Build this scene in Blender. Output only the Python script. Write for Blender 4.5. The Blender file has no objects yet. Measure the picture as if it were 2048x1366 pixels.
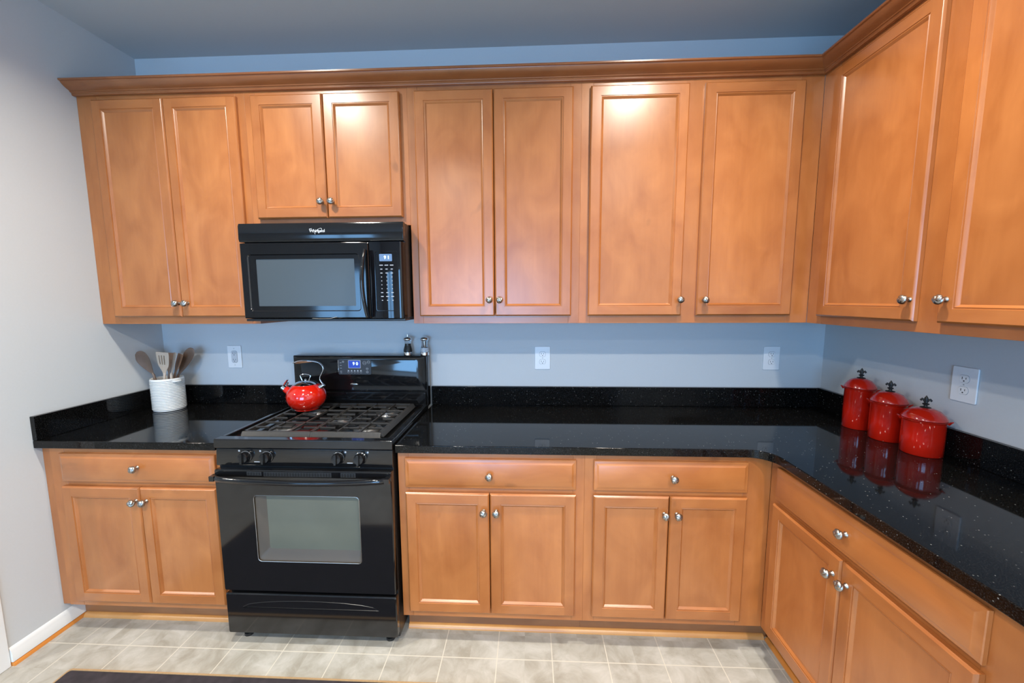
import bpy, bmesh, math, random
from mathutils import Vector, Matrix
random.seed(7)
SC = bpy.context.scene
COL = SC.collection
PI = math.pi

# ------------------------------------------------------------------ camera
cam_data = bpy.data.cameras.new('camera')
cam_data.sensor_fit = 'HORIZONTAL'; cam_data.sensor_width = 36.0; cam_data.lens = 13.662
cam_data.clip_start = 0.02
cam = bpy.data.objects.new('camera', cam_data); COL.objects.link(cam)
_R = Vector((0.99902326, 0.04394603, -0.00461226))
_U = Vector((-0.000188826, 0.108624299, 0.994082857))
_W = Vector((-0.044187, 0.99311103, -0.1085265))
CAM = Vector((2.1382, -2.1679, 1.4976))
M = Matrix.Identity(4)
for i in range(3):
    M[i][0] = _R[i]; M[i][1] = _U[i]; M[i][2] = -_W[i]; M[i][3] = CAM[i]
cam.matrix_world = M
SC.camera = cam

# ------------------------------------------------------------------ world, lights, exposure
world = bpy.data.worlds.new('sky'); SC.world = world; world.use_nodes = True
_bg = world.node_tree.nodes['Background']
_bg.inputs['Color'].default_value = (0.45, 0.65, 1.0, 1); _bg.inputs['Strength'].default_value = 0.6
SC.view_settings.view_transform = 'Standard'; SC.view_settings.look = 'None'
SC.view_settings.gamma = 1.0; SC.view_settings.use_curve_mapping = False
SC.view_settings.exposure = 0.0

XR = 3.7375      # right wall
ZC = 2.80        # ceiling
YF = -6.0        # wall behind the camera
XF = -3.2        # far wall of the adjoining room

def area(name, loc, rot, sx, sy, power, color, shape='RECTANGLE'):
    l = bpy.data.lights.new(name, 'AREA'); l.shape = shape; l.size = sx
    if shape in ('RECTANGLE', 'ELLIPSE'): l.size_y = sy
    l.energy = power; l.color = color
    o = bpy.data.objects.new(name, l); COL.objects.link(o)
    o.location = loc; o.rotation_euler = rot
    return o
# daylight at the two openings in the wall behind the camera
DAY = (0.24, 0.55, 1.0)
area('daylight_at_glass_door', (1.40, YF - 0.05, 1.1), (PI/2, 0, 0), 2.0, 1.9, 165, DAY)
area('daylight_at_window', (-1.35, YF - 0.05, 1.5), (PI/2, 0, 0), 1.2, 1.1, 40, DAY)
# recessed lamps in the ceiling
WARM = (1.0, 0.94, 0.83)
CANS = [(0.95, -1.05, 25), (2.75, -1.05, 24), (1.35, -2.6, 42), (3.0, -2.6, 36), (1.35, -4.2, 36), (3.0, -4.2, 36), (-1.6, -2.6, 45)]
for cx, cy, cp in CANS:
    area('recessed_lamp', (cx, cy, ZC - 0.012), (0, 0, 0), 0.13, 0.13, cp, WARM, 'DISK').data.spread = math.radians(150)

# ------------------------------------------------------------------ materials
def new_mat(name):
    m = bpy.data.materials.new(name); m.use_nodes = True
    nt = m.node_tree; b = nt.nodes['Principled BSDF']
    return m, nt, b
def N(nt, t, **kw):
    n = nt.nodes.new(t)
    for k, v in kw.items():
        if k in n.inputs: n.inputs[k].default_value = v
        else: setattr(n, k, v)
    return n
def simple(name, col, rough=0.5, metal=0.0, coat=0.0, ior=1.5, noise=0.0, nscale=40, bump=0.0, emit=None, estr=1.0):
    m, nt, b = new_mat(name)
    b.inputs['Base Color'].default_value = (*col, 1); b.inputs['Roughness'].default_value = rough
    b.inputs['Metallic'].default_value = metal; b.inputs['IOR'].default_value = ior
    b.inputs['Coat Weight'].default_value = coat; b.inputs['Coat Roughness'].default_value = 0.05
    tc = N(nt, 'ShaderNodeTexCoord'); nz = N(nt, 'ShaderNodeTexNoise', Scale=nscale, Detail=4.0)
    nt.links.new(tc.outputs['Object'], nz.inputs['Vector'])
    mx = N(nt, 'ShaderNodeMix', data_type='RGBA')
    mx.inputs[6].default_value = (*[c*(1-noise) for c in col], 1); mx.inputs[7].default_value = (*[min(1, c*(1+noise)) for c in col], 1)
    nt.links.new(nz.outputs['Fac'], mx.inputs[0]); nt.links.new(mx.outputs[2], b.inputs['Base Color'])
    if bump:
        bp = N(nt, 'ShaderNodeBump', Strength=bump, Distance=0.002)
        nt.links.new(nz.outputs['Fac'], bp.inputs['Height']); nt.links.new(bp.outputs['Normal'], b.inputs['Normal'])
    if emit:
        b.inputs['Emission Color'].default_value = (*emit, 1); b.inputs['Emission Strength'].default_value = estr
    return m

def wood(name, axis, dark, light, rough=0.32, fig=1.0):
    """maple: cloudy mottling plus long fine grain along the given axis; every object gets its own offset"""
    m, nt, b = new_mat(name); L = nt.links.new
    tc = N(nt, 'ShaderNodeTexCoord'); oi = N(nt, 'ShaderNodeObjectInfo')
    mul = N(nt, 'ShaderNodeMath', operation='MULTIPLY'); mul.inputs[1].default_value = 37.0
    L(oi.outputs['Random'], mul.inputs[0])
    add = N(nt, 'ShaderNodeVectorMath', operation='ADD'); L(tc.outputs['Object'], add.inputs[0]); L(mul.outputs[0], add.inputs[1])
    def noise(sc, detail, dist=0.0):
        mp = N(nt, 'ShaderNodeMapping'); mp.inputs['Scale'].default_value = sc
        L(add.outputs[0], mp.inputs['Vector'])
        n = N(nt, 'ShaderNodeTexNoise', Scale=1.0, Detail=detail, Distortion=dist); L(mp.outputs[0], n.inputs['Vector']); return n
    s_long = [90, 90, 90]; s_long[axis] = 5.0
    s_cl = [8, 8, 8]; s_cl[axis] = 4.5
    s_rib = [14, 14, 14]; s_rib[axis] = 2.4
    s_kn = [9, 9, 9]; s_kn[axis] = 6
    g = noise(s_long, 5, 0.3); c = noise(s_cl, 5, 0.8); r = noise(s_rib, 3, 1.2); k = noise(s_kn, 2)
    m1 = N(nt, 'ShaderNodeMath', operation='MULTIPLY_ADD'); m1.inputs[1].default_value = 0.14; L(g.outputs['Fac'], m1.inputs[0])
    m0 = N(nt, 'ShaderNodeMath', operation='MULTIPLY'); m0.inputs[1].default_value = 0.86; L(c.outputs['Fac'], m0.inputs[0]); L(m0.outputs[0], m1.inputs[2])
    m2 = N(nt, 'ShaderNodeMath', operation='MULTIPLY_ADD'); m2.inputs[1].default_value = 0.22*fig; L(r.outputs['Fac'], m2.inputs[0]); L(m1.outputs[0], m2.inputs[2])
    mr = N(nt, 'ShaderNodeMapRange'); mr.inputs['From Min'].default_value = 0.38; mr.inputs['From Max'].default_value = 0.86
    L(m2.outputs[0], mr.inputs['Value'])
    mx = N(nt, 'ShaderNodeMix', data_type='RGBA'); mx.inputs[6].default_value = (*dark, 1); mx.inputs[7].default_value = (*light, 1)
    L(mr.outputs[0], mx.inputs[0])
    # small mineral streaks
    kr = N(nt, 'ShaderNodeMapRange'); kr.inputs['From Min'].default_value = 0.73; kr.inputs['From Max'].default_value = 0.80
    L(k.outputs['Fac'], kr.inputs['Value'])
    km = N(nt, 'ShaderNodeMath', operation='MULTIPLY'); km.inputs[1].default_value = 0.45; L(kr.outputs[0], km.inputs[0])
    mk = N(nt, 'ShaderNodeMix', data_type='RGBA'); mk.inputs[7].default_value = (*[d*0.45 for d in dark], 1)
    L(km.outputs[0], mk.inputs[0]); L(mx.outputs[2], mk.inputs[6])
    # board to board variation
    hv = N(nt, 'ShaderNodeHueSaturation'); L(mk.outputs[2], hv.inputs['Color'])
    vr = N(nt, 'ShaderNodeMapRange'); vr.inputs['To Min'].default_value = 0.93; vr.inputs['To Max'].default_value = 1.07
    L(oi.outputs['Random'], vr.inputs['Value']); L(vr.outputs[0], hv.inputs['Value'])
    L(hv.outputs[0], b.inputs['Base Color'])
    b.inputs['Roughness'].default_value = rough
    b.inputs['Coat Weight'].default_value = 0.7; b.inputs['Coat Roughness'].default_value = 0.30
    bp = N(nt, 'ShaderNodeBump', Strength=0.06, Distance=0.002); L(g.outputs['Fac'], bp.inputs['Height']); L(bp.outputs['Normal'], b.inputs['Normal'])
    return m
WD, WL = (0.335, 0.098, 0.0195), (0.485, 0.170, 0.043)
M_WV = wood('maple_vertical', 2, WD, WL)
M_WH = wood('maple_horizontal', 0, WD, WL)
M_WHY = wood('maple_along_depth', 1, WD, WL)
M_PANEL = wood('maple_panel', 2, WD, (0.495, 0.176, 0.046), fig=1.2)
M_CROWN_SHADED = wood('maple_crown_shaded', 0, (0.215, 0.063, 0.015), (0.31, 0.105, 0.029), rough=0.28)  # crown faces down, so its shade is mixed into a darker maple colour
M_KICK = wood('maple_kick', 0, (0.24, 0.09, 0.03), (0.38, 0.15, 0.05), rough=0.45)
M_SHOE = wood('honey_oak_shoe', 0, (0.45, 0.19, 0.05), (0.66, 0.33, 0.10), rough=0.4)
M_SHOEY = wood('honey_oak_shoe_side', 1, (0.50, 0.17, 0.025), (0.66, 0.25, 0.045), rough=0.4)

def granite():
    m, nt, b = new_mat('black_granite'); L = nt.links.new
    tc = N(nt, 'ShaderNodeTexCoord')
    v = N(nt, 'ShaderNodeTexVoronoi', Scale=105.0); L(tc.outputs['Object'], v.inputs['Vector'])
    r1 = N(nt, 'ShaderNodeMapRange'); r1.inputs['From Min'].default_value = 0.19; r1.inputs['From Max'].default_value = 0.09
    L(v.outputs['Distance'], r1.inputs['Value'])
    sp = N(nt, 'ShaderNodeSeparateColor'); L(v.outputs['Color'], sp.inputs[0])
    gt = N(nt, 'ShaderNodeMath', operation='GREATER_THAN'); gt.inputs[1].default_value = 0.66; L(sp.outputs[0], gt.inputs[0])
    mu = N(nt, 'ShaderNodeMath', operation='MULTIPLY'); L(r1.outputs[0], mu.inputs[0]); L(gt.outputs[0], mu.inputs[1])
    br = N(nt, 'ShaderNodeMath', operation='POWER'); br.inputs[1].default_value = 2.2; L(sp.outputs[1], br.inputs[0])
    mu2 = N(nt, 'ShaderNodeMath', operation='MULTIPLY'); L(mu.outputs[0], mu2.inputs[0]); L(br.outputs[0], mu2.inputs[1])
    nz0 = N(nt, 'ShaderNodeTexNoise', Scale=330.0, Detail=3.0); L(tc.outputs['Object'], nz0.inputs['Vector'])
    nz = N(nt, 'ShaderNodeMapRange'); nz.inputs['From Min'].default_value = 0.50; nz.inputs['From Max'].default_value = 0.80; L(nz0.outputs['Fac'], nz.inputs['Value'])
    base = N(nt, 'ShaderNodeMix', data_type='RGBA'); base.inputs[6].default_value = (0.002, 0.002, 0.002, 1); base.inputs[7].default_value = (0.024, 0.024, 0.024, 1)
    L(nz.outputs[0], base.inputs[0])
    mx = N(nt, 'ShaderNodeMix', data_type='RGBA'); mx.inputs[7].default_value = (0.27, 0.28, 0.27, 1)
    L(mu2.outputs[0], mx.inputs[0]); L(base.outputs[2], mx.inputs[6]); L(mx.outputs[2], b.inputs['Base Color'])
    b.inputs['Roughness'].default_value = 0.05; b.inputs['IOR'].default_value = 1.33
    return m
M_GRAN = granite()

def tile_floor():
    m, nt, b = new_mat('beige_vinyl_tile'); L = nt.links.new
    T, X0, Y0, G = 0.2305, 1.7734, -0.6986, 0.0020
    tc = N(nt, 'ShaderNodeTexCoord'); sp = N(nt, 'ShaderNodeSeparateXYZ'); L(tc.outputs['Object'], sp.inputs[0])
    def line(out, off):
        a = N(nt, 'ShaderNodeMath', operation='ADD'); a.inputs[1].default_value = -off + T*100 + T/2; L(out, a.inputs[0])
        f = N(nt, 'ShaderNodeMath', operation='MODULO'); f.inputs[1].default_value = T; L(a.outputs[0], f.inputs[0])
        s = N(nt, 'ShaderNodeMath', operation='SUBTRACT'); s.inputs[1].default_value = T/2; L(f.outputs[0], s.inputs[0])
        ab = N(nt, 'ShaderNodeMath', operation='ABSOLUTE'); L(s.outputs[0], ab.inputs[0])
        c = N(nt, 'ShaderNodeMath', operation='LESS_THAN'); c.inputs[1].default_value = G; L(ab.outputs[0], c.inputs[0])
        fl = N(nt, 'ShaderNodeMath', operation='DIVIDE'); fl.inputs[1].default_value = T; L(a.outputs[0], fl.inputs[0])
        fo = N(nt, 'ShaderNodeMath', operation='FLOOR'); L(fl.outputs[0], fo.inputs[0])
        return c, fo
    lx, ix = line(sp.outputs['X'], X0); ly, iy = line(sp.outputs['Y'], Y0)
    gm = N(nt, 'ShaderNodeMath', operation='MAXIMUM'); L(lx.outputs[0], gm.inputs[0]); L(ly.outputs[0], gm.inputs[1])
    cb = N(nt, 'ShaderNodeCombineXYZ'); L(ix.outputs[0], cb.inputs[0]); L(iy.outputs[0], cb.inputs[1])
    wn = N(nt, 'ShaderNodeTexWhiteNoise', noise_dimensions='3D'); L(cb.outputs[0], wn.inputs['Vector'])
    sc = N(nt, 'ShaderNodeVectorMath', operation='SCALE'); sc.inputs['Scale'].default_value = 9.0; L(wn.outputs['Color'], sc.inputs[0])
    ad = N(nt, 'ShaderNodeVectorMath', operation='ADD'); L(tc.outputs['Object'], ad.inputs[0]); L(sc.outputs[0], ad.inputs[1])
    n1 = N(nt, 'ShaderNodeTexNoise', Scale=9.0, Detail=7.0, Distortion=0.6); n1.inputs['Roughness'].default_value = 0.62; L(ad.outputs[0], n1.inputs['Vector'])
    mr = N(nt, 'ShaderNodeMapRange'); mr.inputs['From Min'].default_value = 0.33; mr.inputs['From Max'].default_value = 0.68; L(n1.outputs['Fac'], mr.inputs['Value'])
    mx = N(nt, 'ShaderNodeMix', data_type='RGBA'); mx.inputs[6].default_value = (0.31, 0.285, 0.235, 1); mx.inputs[7].default_value = (0.50, 0.48, 0.435, 1)
    L(mr.outputs[0], mx.inputs[0])
    mg = N(nt, 'ShaderNodeMix', data_type='RGBA'); mg.inputs[7].default_value = (0.58, 0.54, 0.46, 1)
    L(gm.outputs[0], mg.inputs[0]); L(mx.outputs[2], mg.inputs[6]); L(mg.outputs[2], b.inputs['Base Color'])
    b.inputs['Roughness'].default_value = 0.42
    bp = N(nt, 'ShaderNodeBump', Strength=0.08, Distance=0.002); L(n1.outputs['Fac'], bp.inputs['Height']); L(bp.outputs['Normal'], b.inputs['Normal'])
    return m
M_FLOOR = tile_floor()
M_WALL = simple('grey_wall_paint', (0.56, 0.585, 0.60), 0.75, noise=0.02, nscale=120, bump=0.05)
M_CEIL = simple('ceiling_paint', (0.50, 0.515, 0.52), 0.9, noise=0.02, nscale=90, bump=0.05)
M_WHITE = simple('white_trim_paint', (0.78, 0.79, 0.78), 0.35)
M_FAR = simple('adjoining_room_carpet', (0.45, 0.40, 0.34), 0.9, noise=0.1)
M_PLATE = simple('white_outlet_plastic', (0.80, 0.81, 0.82), 0.3)
M_SLOT = simple('outlet_slot_dark', (0.03, 0.03, 0.03), 0.5)
M_OUTLINE = simple('outlet_seam_grey', (0.16, 0.17, 0.18), 0.5)
M_BLACK = simple('black_enamel', (0.006, 0.006, 0.0065), 0.09, ior=1.5, coat=0.3)
M_BLACKM = simple('black_satin', (0.012, 0.012, 0.012), 0.30)
M_BGLASS = simple('black_glass', (0.004, 0.004, 0.005), 0.03, ior=1.52)
M_IRON = simple('cast_iron', (0.030, 0.028, 0.026), 0.36, noise=0.3, nscale=80, bump=0.25)
M_BURN = simple('burner_cap', (0.018, 0.018, 0.018), 0.4)
M_ALU = simple('burner_aluminium', (0.42, 0.42, 0.42), 0.35, metal=1.0, noise=0.1)
M_NICKEL = simple('brushed_nickel', (0.38, 0.36, 0.33), 0.30, metal=1.0, noise=0.06, nscale=200)
M_CHROME = simple('chrome', (0.80, 0.80, 0.80), 0.06, metal=1.0)
M_RED = simple('red_enamel', (0.55, 0.011, 0.003), 0.10, coat=1.0, noise=0.04, nscale=12)
M_REDC = simple('red_glazed_ceramic', (0.50, 0.012, 0.004), 0.12, coat=1.0, noise=0.08, nscale=10)
M_WROUGHT = simple('black_iron_finial', (0.012, 0.011, 0.010), 0.45, noise=0.2)
M_CROCK = simple('white_glazed_stoneware', (0.74, 0.74, 0.71), 0.14, coat=0.6, noise=0.03, nscale=15)
M_UTD = wood('dark_utensil_wood', 2, (0.10, 0.065, 0.045), (0.22, 0.13, 0.085), rough=0.55)
M_UTL = wood('weathered_utensil_wood', 2, (0.36, 0.28, 0.21), (0.52, 0.43, 0.34), rough=0.6)
M_UTB = wood('brown_utensil_wood', 2, (0.16, 0.085, 0.045), (0.30, 0.17, 0.10), rough=0.55)
M_SCREEN = simple('microwave_window_mesh', (0.060, 0.072, 0.078), 0.30, noise=0.05, nscale=400)
M_OVENG = simple('oven_window_pane', (0.120, 0.125, 0.098), 0.24, noise=0.12, nscale=6)
M_REVEAL = simple('oven_window_surround', (0.085, 0.066, 0.046), 0.42)
M_SLOTB = simple('vent_slot_black', (0.002, 0.002, 0.002), 0.8)
M_GRILLE = simple('vent_grille_grey', (0.020, 0.020, 0.020), 0.45)
M_CPANEL = simple('grey_control_panel', (0.040, 0.044, 0.052), 0.25)
M_LCD = simple('blue_display', (0.02, 0.04, 0.25), 0.2, emit=(0.03, 0.09, 0.60), estr=0.55)
M_LCDM = simple('pale_display', (0.10, 0.16, 0.26), 0.2, emit=(0.12, 0.22, 0.42), estr=0.35)
M_DIGIT = simple('lit_digits', (0.7, 0.9, 0.9), 0.4, emit=(0.75, 0.95, 1.0), estr=1.0)
M_INK = simple('grey_panel_print', (0.40, 0.42, 0.44), 0.5)
M_INKW = simple('white_logo_print', (0.75, 0.77, 0.78), 0.35)
M_SALT = simple('white_salt', (0.82, 0.83, 0.86), 0.8)
M_PEPPER = simple('peppercorns', (0.035, 0.028, 0.022), 0.7, noise=0.6, nscale=300)
M_RUG = simple('dark_mottled_rug', (0.030, 0.023, 0.027), 0.95, noise=0.7, nscale=28, bump=0.5)
M_RUGB = simple('tan_rug_border', (0.44, 0.29, 0.15), 0.9, noise=0.2, nscale=90)
def clear_acrylic():
    m, nt, b = new_mat('clear_acrylic')
    b.inputs['Base Color'].default_value = (0.93, 0.96, 0.97, 1); b.inputs['Roughness'].default_value = 0.04
    b.inputs['Transmission Weight'].default_value = 1.0; b.inputs['IOR'].default_value = 1.3
    return m
M_CLEAR = clear_acrylic()

# ------------------------------------------------------------------ geometry helpers
class MB:
    def __init__(s): s.v = []; s.f = []; s.m = []
    def face(s, idx, mat=0): s.f.append(tuple(idx)); s.m.append(mat)
    def vert(s, p): s.v.append(tuple(p)); return len(s.v) - 1
    def quad(s, a, b, c, d, mat=0):
        i = len(s.v); s.v += [tuple(a), tuple(b), tuple(c), tuple(d)]; s.face((i, i+1, i+2, i+3), mat)
    def box(s, x0, x1, y0, y1, z0, z1, mat=0):
        i = len(s.v)
        s.v += [(x, y, z) for z in (z0, z1) for y in (y0, y1) for x in (x0, x1)]
        for q in ((0, 2, 3, 1), (4, 5, 7, 6), (0, 1, 5, 4), (2, 6, 7, 3), (0, 4, 6, 2), (1, 3, 7, 5)): s.face([i+k for k in q], mat)
    def prism(s, poly, y0, y1, mat=0, plane='xz'):
        """poly: 2-D outline; extruded along the axis that is not in the plane"""
        i = len(s.v); n = len(poly)
        def P(a, b, t): return {'xz': (a, t, b), 'xy': (a, b, t), 'yz': (t, a, b)}[plane]
        s.v += [P(a, b, y0) for a, b in poly] + [P(a, b, y1) for a, b in poly]
        s.face([i+k for k in range(n)], mat); s.face([i+n+k for k in reversed(range(n))], mat)
        for k in range(n): s.face((i+k, i+n+k, i+n+(k+1) % n, i+(k+1) % n), mat)
    def lathe(s, prof, c=(0, 0, 0), seg=32, axis='z', mat=0, cap=True, fn=None):
        """prof: (radius, height) list"""
        i = len(s.v); n = len(prof)
        for j in range(seg):
            a = 2*PI*j/seg
            for r, h in prof:
                rr = r
                if fn is not None: rr, h = fn(r, h, a)
                x, y = rr*math.cos(a), rr*math.sin(a)
                p = {'z': (x, y, h), '-y': (x, -h, y), '-x': (-h, x, y)}[axis]
                s.v.append((c[0]+p[0], c[1]+p[1], c[2]+p[2]))
        for j in range(seg):
            k = (j+1) % seg
            for q in range(n-1): s.face((i+j*n+q, i+k*n+q, i+k*n+q+1, i+j*n+q+1), mat)
        if cap:
            if prof[0][0] > 1e-6: s.face([i+j*n for j in reversed(range(seg))], mat)
            if prof[-1][0] > 1e-6: s.face([i+j*n+n-1 for j in range(seg)], mat)
    def tube(s, pts, rad, seg=10, mat=0, flat=None):
        """round (or flattened) bar along pts; rad scalar or list; flat=(list of (ra, rb)) pairs"""
        pts = [Vector(p) for p in pts]; n = len(pts)
        rad = rad if isinstance(rad, (list, tuple)) else [rad]*n
        i = len(s.v); up = None
        for k in range(n):
            t = (pts[min(k+1, n-1)] - pts[max(k-1, 0)]).normalized()
            if up is None:
                up = Vector((0, 0, 1)) if abs(t.z) < 0.9 else Vector((0, 1, 0))
            a = up - t*up.dot(t); a.normalize(); b = t.cross(a); up = a
            ra, rb = (rad[k], rad[k]) if flat is None else flat[k]
            for j in range(seg):
                w = 2*PI*j/seg
                s.v.append(tuple(pts[k] + a*(ra*math.cos(w)) + b*(rb*math.sin(w))))
        for k in range(n-1):
            for j in range(seg):
                l = (j+1) % seg
                s.face((i+k*seg+j, i+k*seg+l, i+(k+1)*seg+l, i+(k+1)*seg+j), mat)
        s.face([i+j for j in reversed(range(seg))], mat); s.face([i+(n-1)*seg+j for j in range(seg)], mat)
    def build(s, name, mats, parent=None, smooth=True, bevel=0.0, seg=2, angle=38, loc=None, weld=True):
        me = bpy.data.meshes.new(name); me.from_pydata(s.v, [], s.f)
        if not isinstance(mats, (list, tuple)): mats = [mats]
        for m in mats: me.materials.append(m)
        for p, k in zip(me.polygons, s.m): p.material_index = k
        bm = bmesh.new(); bm.from_mesh(me)
        if weld: bmesh.ops.remove_doubles(bm, verts=bm.verts, dist=1e-5)
        bmesh.ops.recalc_face_normals(bm, faces=bm.faces)
        bm.to_mesh(me); bm.free()
        if smooth:
            for p in me.polygons: p.use_smooth = True
            me.set_sharp_from_angle(angle=math.radians(angle))
        o = bpy.data.objects.new(name, me); COL.objects.link(o)
        if parent: o.parent = parent
        if loc: o.location = loc
        if bevel:
            b = o.modifiers.new('bevel', 'BEVEL'); b.width = bevel; b.segments = seg; b.limit_method = 'ANGLE'; b.angle_limit = math.radians(40); b.harden_normals = True
        return o

def tag(o, label, cat, group=None, kind=None):
    if label: o['label'] = label
    if cat: o['category'] = cat
    if group: o['group'] = group
    if kind: o['kind'] = kind
    return o
def thing(name, loc, rz=0.0, label=None, cat=None, group=None):
    o = bpy.data.objects.new(name, None); COL.objects.link(o)
    o.location = loc; o.rotation_euler = (0, 0, rz); o.empty_display_size = 0.05
    return tag(o, label, cat, group)
def copy_tree(o, parent=None):
    c = o.copy(); COL.objects.link(c)
    if parent: c.parent = parent
    for ch in list(o.children): copy_tree(ch, c)
    return c
def structure(o): o['kind'] = 'structure'; return o
def rrect(x0, x1, z0, z1, r, n=5):
    pts = []
    for cx, cz, a0 in ((x1-r, z0+r, -90), (x1-r, z1-r, 0), (x0+r, z1-r, 90), (x0+r, z0+r, 180)):
        for k in range(n+1):
            a = math.radians(a0 + 90*k/n); pts.append((cx + r*math.cos(a), cz + r*math.sin(a)))
    return pts
def text(name, body, size, mat, parent, loc, rot=(PI/2, 0, 0), extrude=0.0003, shear=0.0, bold=0.0, spacing=1.0):
    cu = bpy.data.curves.new(name, 'FONT'); cu.body = body; cu.size = size; cu.extrude = extrude; cu.shear = shear
    cu.align_x = 'CENTER'; cu.align_y = 'CENTER'; cu.offset = bold; cu.space_character = spacing; cu.resolution_u = 3
    tmp = bpy.data.objects.new(name + '_tmp', cu); COL.objects.link(tmp)
    dg = bpy.context.evaluated_depsgraph_get()
    me = bpy.data.meshes.new_from_object(tmp.evaluated_get(dg)); bpy.data.objects.remove(tmp)
    me.materials.clear(); me.materials.append(mat)
    o = bpy.data.objects.new(name, me); COL.objects.link(o)
    o.parent = parent; o.location = loc; o.rotation_euler = rot
    return o

# ------------------------------------------------------------------ room shell
b = MB(); b.box(XF, XR + 0.1, YF, 0.1, -0.06, 0.0); structure(b.build('floor', M_FLOOR, smooth=False))
b = MB(); b.box(XF, XR + 0.1, YF, 0.1, ZC, ZC + 0.06); structure(b.build('ceiling', M_CEIL, smooth=False))
b = MB(); b.box(XF, XR + 0.1, 0.0, 0.1, 0.0, ZC); structure(b.build('wall_back', M_WALL, smooth=False))
b = MB(); b.box(-0.12, 0.0, -0.81, 0.0, 0.0, ZC); structure(b.build('wall_left', M_WALL, smooth=False))
b = MB(); b.box(XR, XR + 0.1, YF, 0.0, 0.0, ZC); structure(b.build('wall_right', M_WALL, smooth=False))
b = MB(); b.box(XF - 0.1, XF, YF, 0.1, 0.0, ZC); structure(b.build('wall_side', M_WALL, smooth=False))
b = MB()   # wall behind the camera with a glass door opening and a window opening
for x0, x1, z0, z1 in ((XF, -2.0, 0, ZC), (-2.0, -0.7, 0, 0.9), (-2.0, -0.7, 2.1, ZC), (-0.7, 0.35, 0, ZC), (0.35, 2.45, 2.1, ZC), (2.45, XR, 0, ZC)):
    b.box(x0, x1, YF - 0.1, YF, z0, z1)
structure(b.build('wall_front', M_WALL, smooth=False))
def sash(name, x0, x1, z0, z1, n):
    b = MB(); w = 0.06
    b.box(x0, x1, YF - 0.04, YF + 0.02, z1 - w, z1); b.box(x0, x1, YF - 0.04, YF + 0.02, z0, z0 + w)
    for k in range(n + 1):
        x = x0 + (x1 - x0 - w)*k/n; b.box(x, x + w, YF - 0.04, YF + 0.02, z0 + w, z1 - w)
    return structure(b.build(name, M_WHITE))
sash('door_1', 0.35, 2.45, 0.0, 2.1, 2); sash('window_1', -2.0, -0.7, 0.9, 2.1, 2)
# white baseboard and honey oak shoe on the left wall
prof = [(0.0, 0.018), (0.013, 0.018), (0.013, 0.056), (0.010, 0.061), (0.010, 0.065), (0.006, 0.072), (0.003, 0.078), (0.0, 0.080)]
b = MB(); b.prism([(x, z) for x, z in prof], -0.81, -0.545, plane='xz')
structure(b.build('baseboard_left', M_WHITE))
qr = [(0, 0.0)] + [(0.018*math.cos(a*PI/12), 0.018*math.sin(a*PI/12)) for a in range(7)]
b = MB(); b.prism(qr, -0.81, -0.5455, plane='xz'); structure(b.build('trim_1', M_SHOEY))
b = MB(); b.box(-0.127, 0.006, -0.87, -0.811, 0, ZC - 0.001); structure(b.build('trim_2', M_WHITE, bevel=0.004))

# ------------------------------------------------------------------ cabinet parts
def rect_rings(b, w, h, rings, mats, x0=0.0, z0=0.0):
    """rings: (inset, y). side quads left/right use mats[0], top/bottom mats[1]; returns last ring"""
    prev = None
    for ins, y in rings:
        cur = [(x0+ins, y, z0+ins), (x0+w-ins, y, z0+ins), (x0+w-ins, y, z0+h-ins), (x0+ins, y, z0+h-ins)]
        if prev:
            for k in range(4):
                b.quad(prev[k], prev[(k+1) % 4], cur[(k+1) % 4], cur[k], mats[1] if k in (0, 2) else mats[0])
        prev = cur
    return prev

ST = 0.0435   # stile and rail width
def door_mesh(w, h, st=ST):
    b = MB()
    rect_rings(b, w, h, [(0.001, 0.0), (0.0, -0.001), (0.0, -0.0135), (0.0025, -0.0175), (0.006, -0.0200)], (0, 1))
    i = 0.006; y = -0.0200
    b.quad((i, y, i), (st, y, i), (st, y, h-i), (i, y, h-i), 0); b.quad((w-st, y, i), (w-i, y, i), (w-i, y, h-i), (w-st, y, h-i), 0)
    b.quad((st, y, i), (w-st, y, i), (w-st, y, st), (st, y, st), 1); b.quad((st, y, h-st), (w-st, y, h-st), (w-st, y, h-i), (st, y, h-i), 1)
    rect_rings(b, w, h, [(st, y), (st+0.001, -0.0172), (st+0.003, -0.0172), (st+0.0055, -0.0185), (st+0.008, -0.0165), (st+0.011, -0.0125), (st+0.0135, -0.0105)], (0, 1))
    rect_rings(b, w, h, [(0.001, 0.0), (st+0.0135, 0.0), (st+0.0135, -0.0105)], (0, 1))
    return b
def panel_mesh(w, h, st=ST):
    b = MB(); e = st + 0.0128
    b.box(e, w-e, -0.0107, -0.004, e, h-e); return b
def drawer_mesh(w, h):
    b = MB()
    r = rect_rings(b, w, h, [(0.001, 0.0), (0.0, -0.001), (0.0, -0.0105), (0.002, -0.0125), (0.004, -0.0128), (0.017, -0.0192), (0.019, -0.0200)], (1, 1))
    b.quad(*r, 1); b.quad((0.001, 0, 0.001), (w-0.001, 0, 0.001), (w-0.001, 0, h-0.001), (0.001, 0, h-0.001), 1)
    return b
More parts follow.
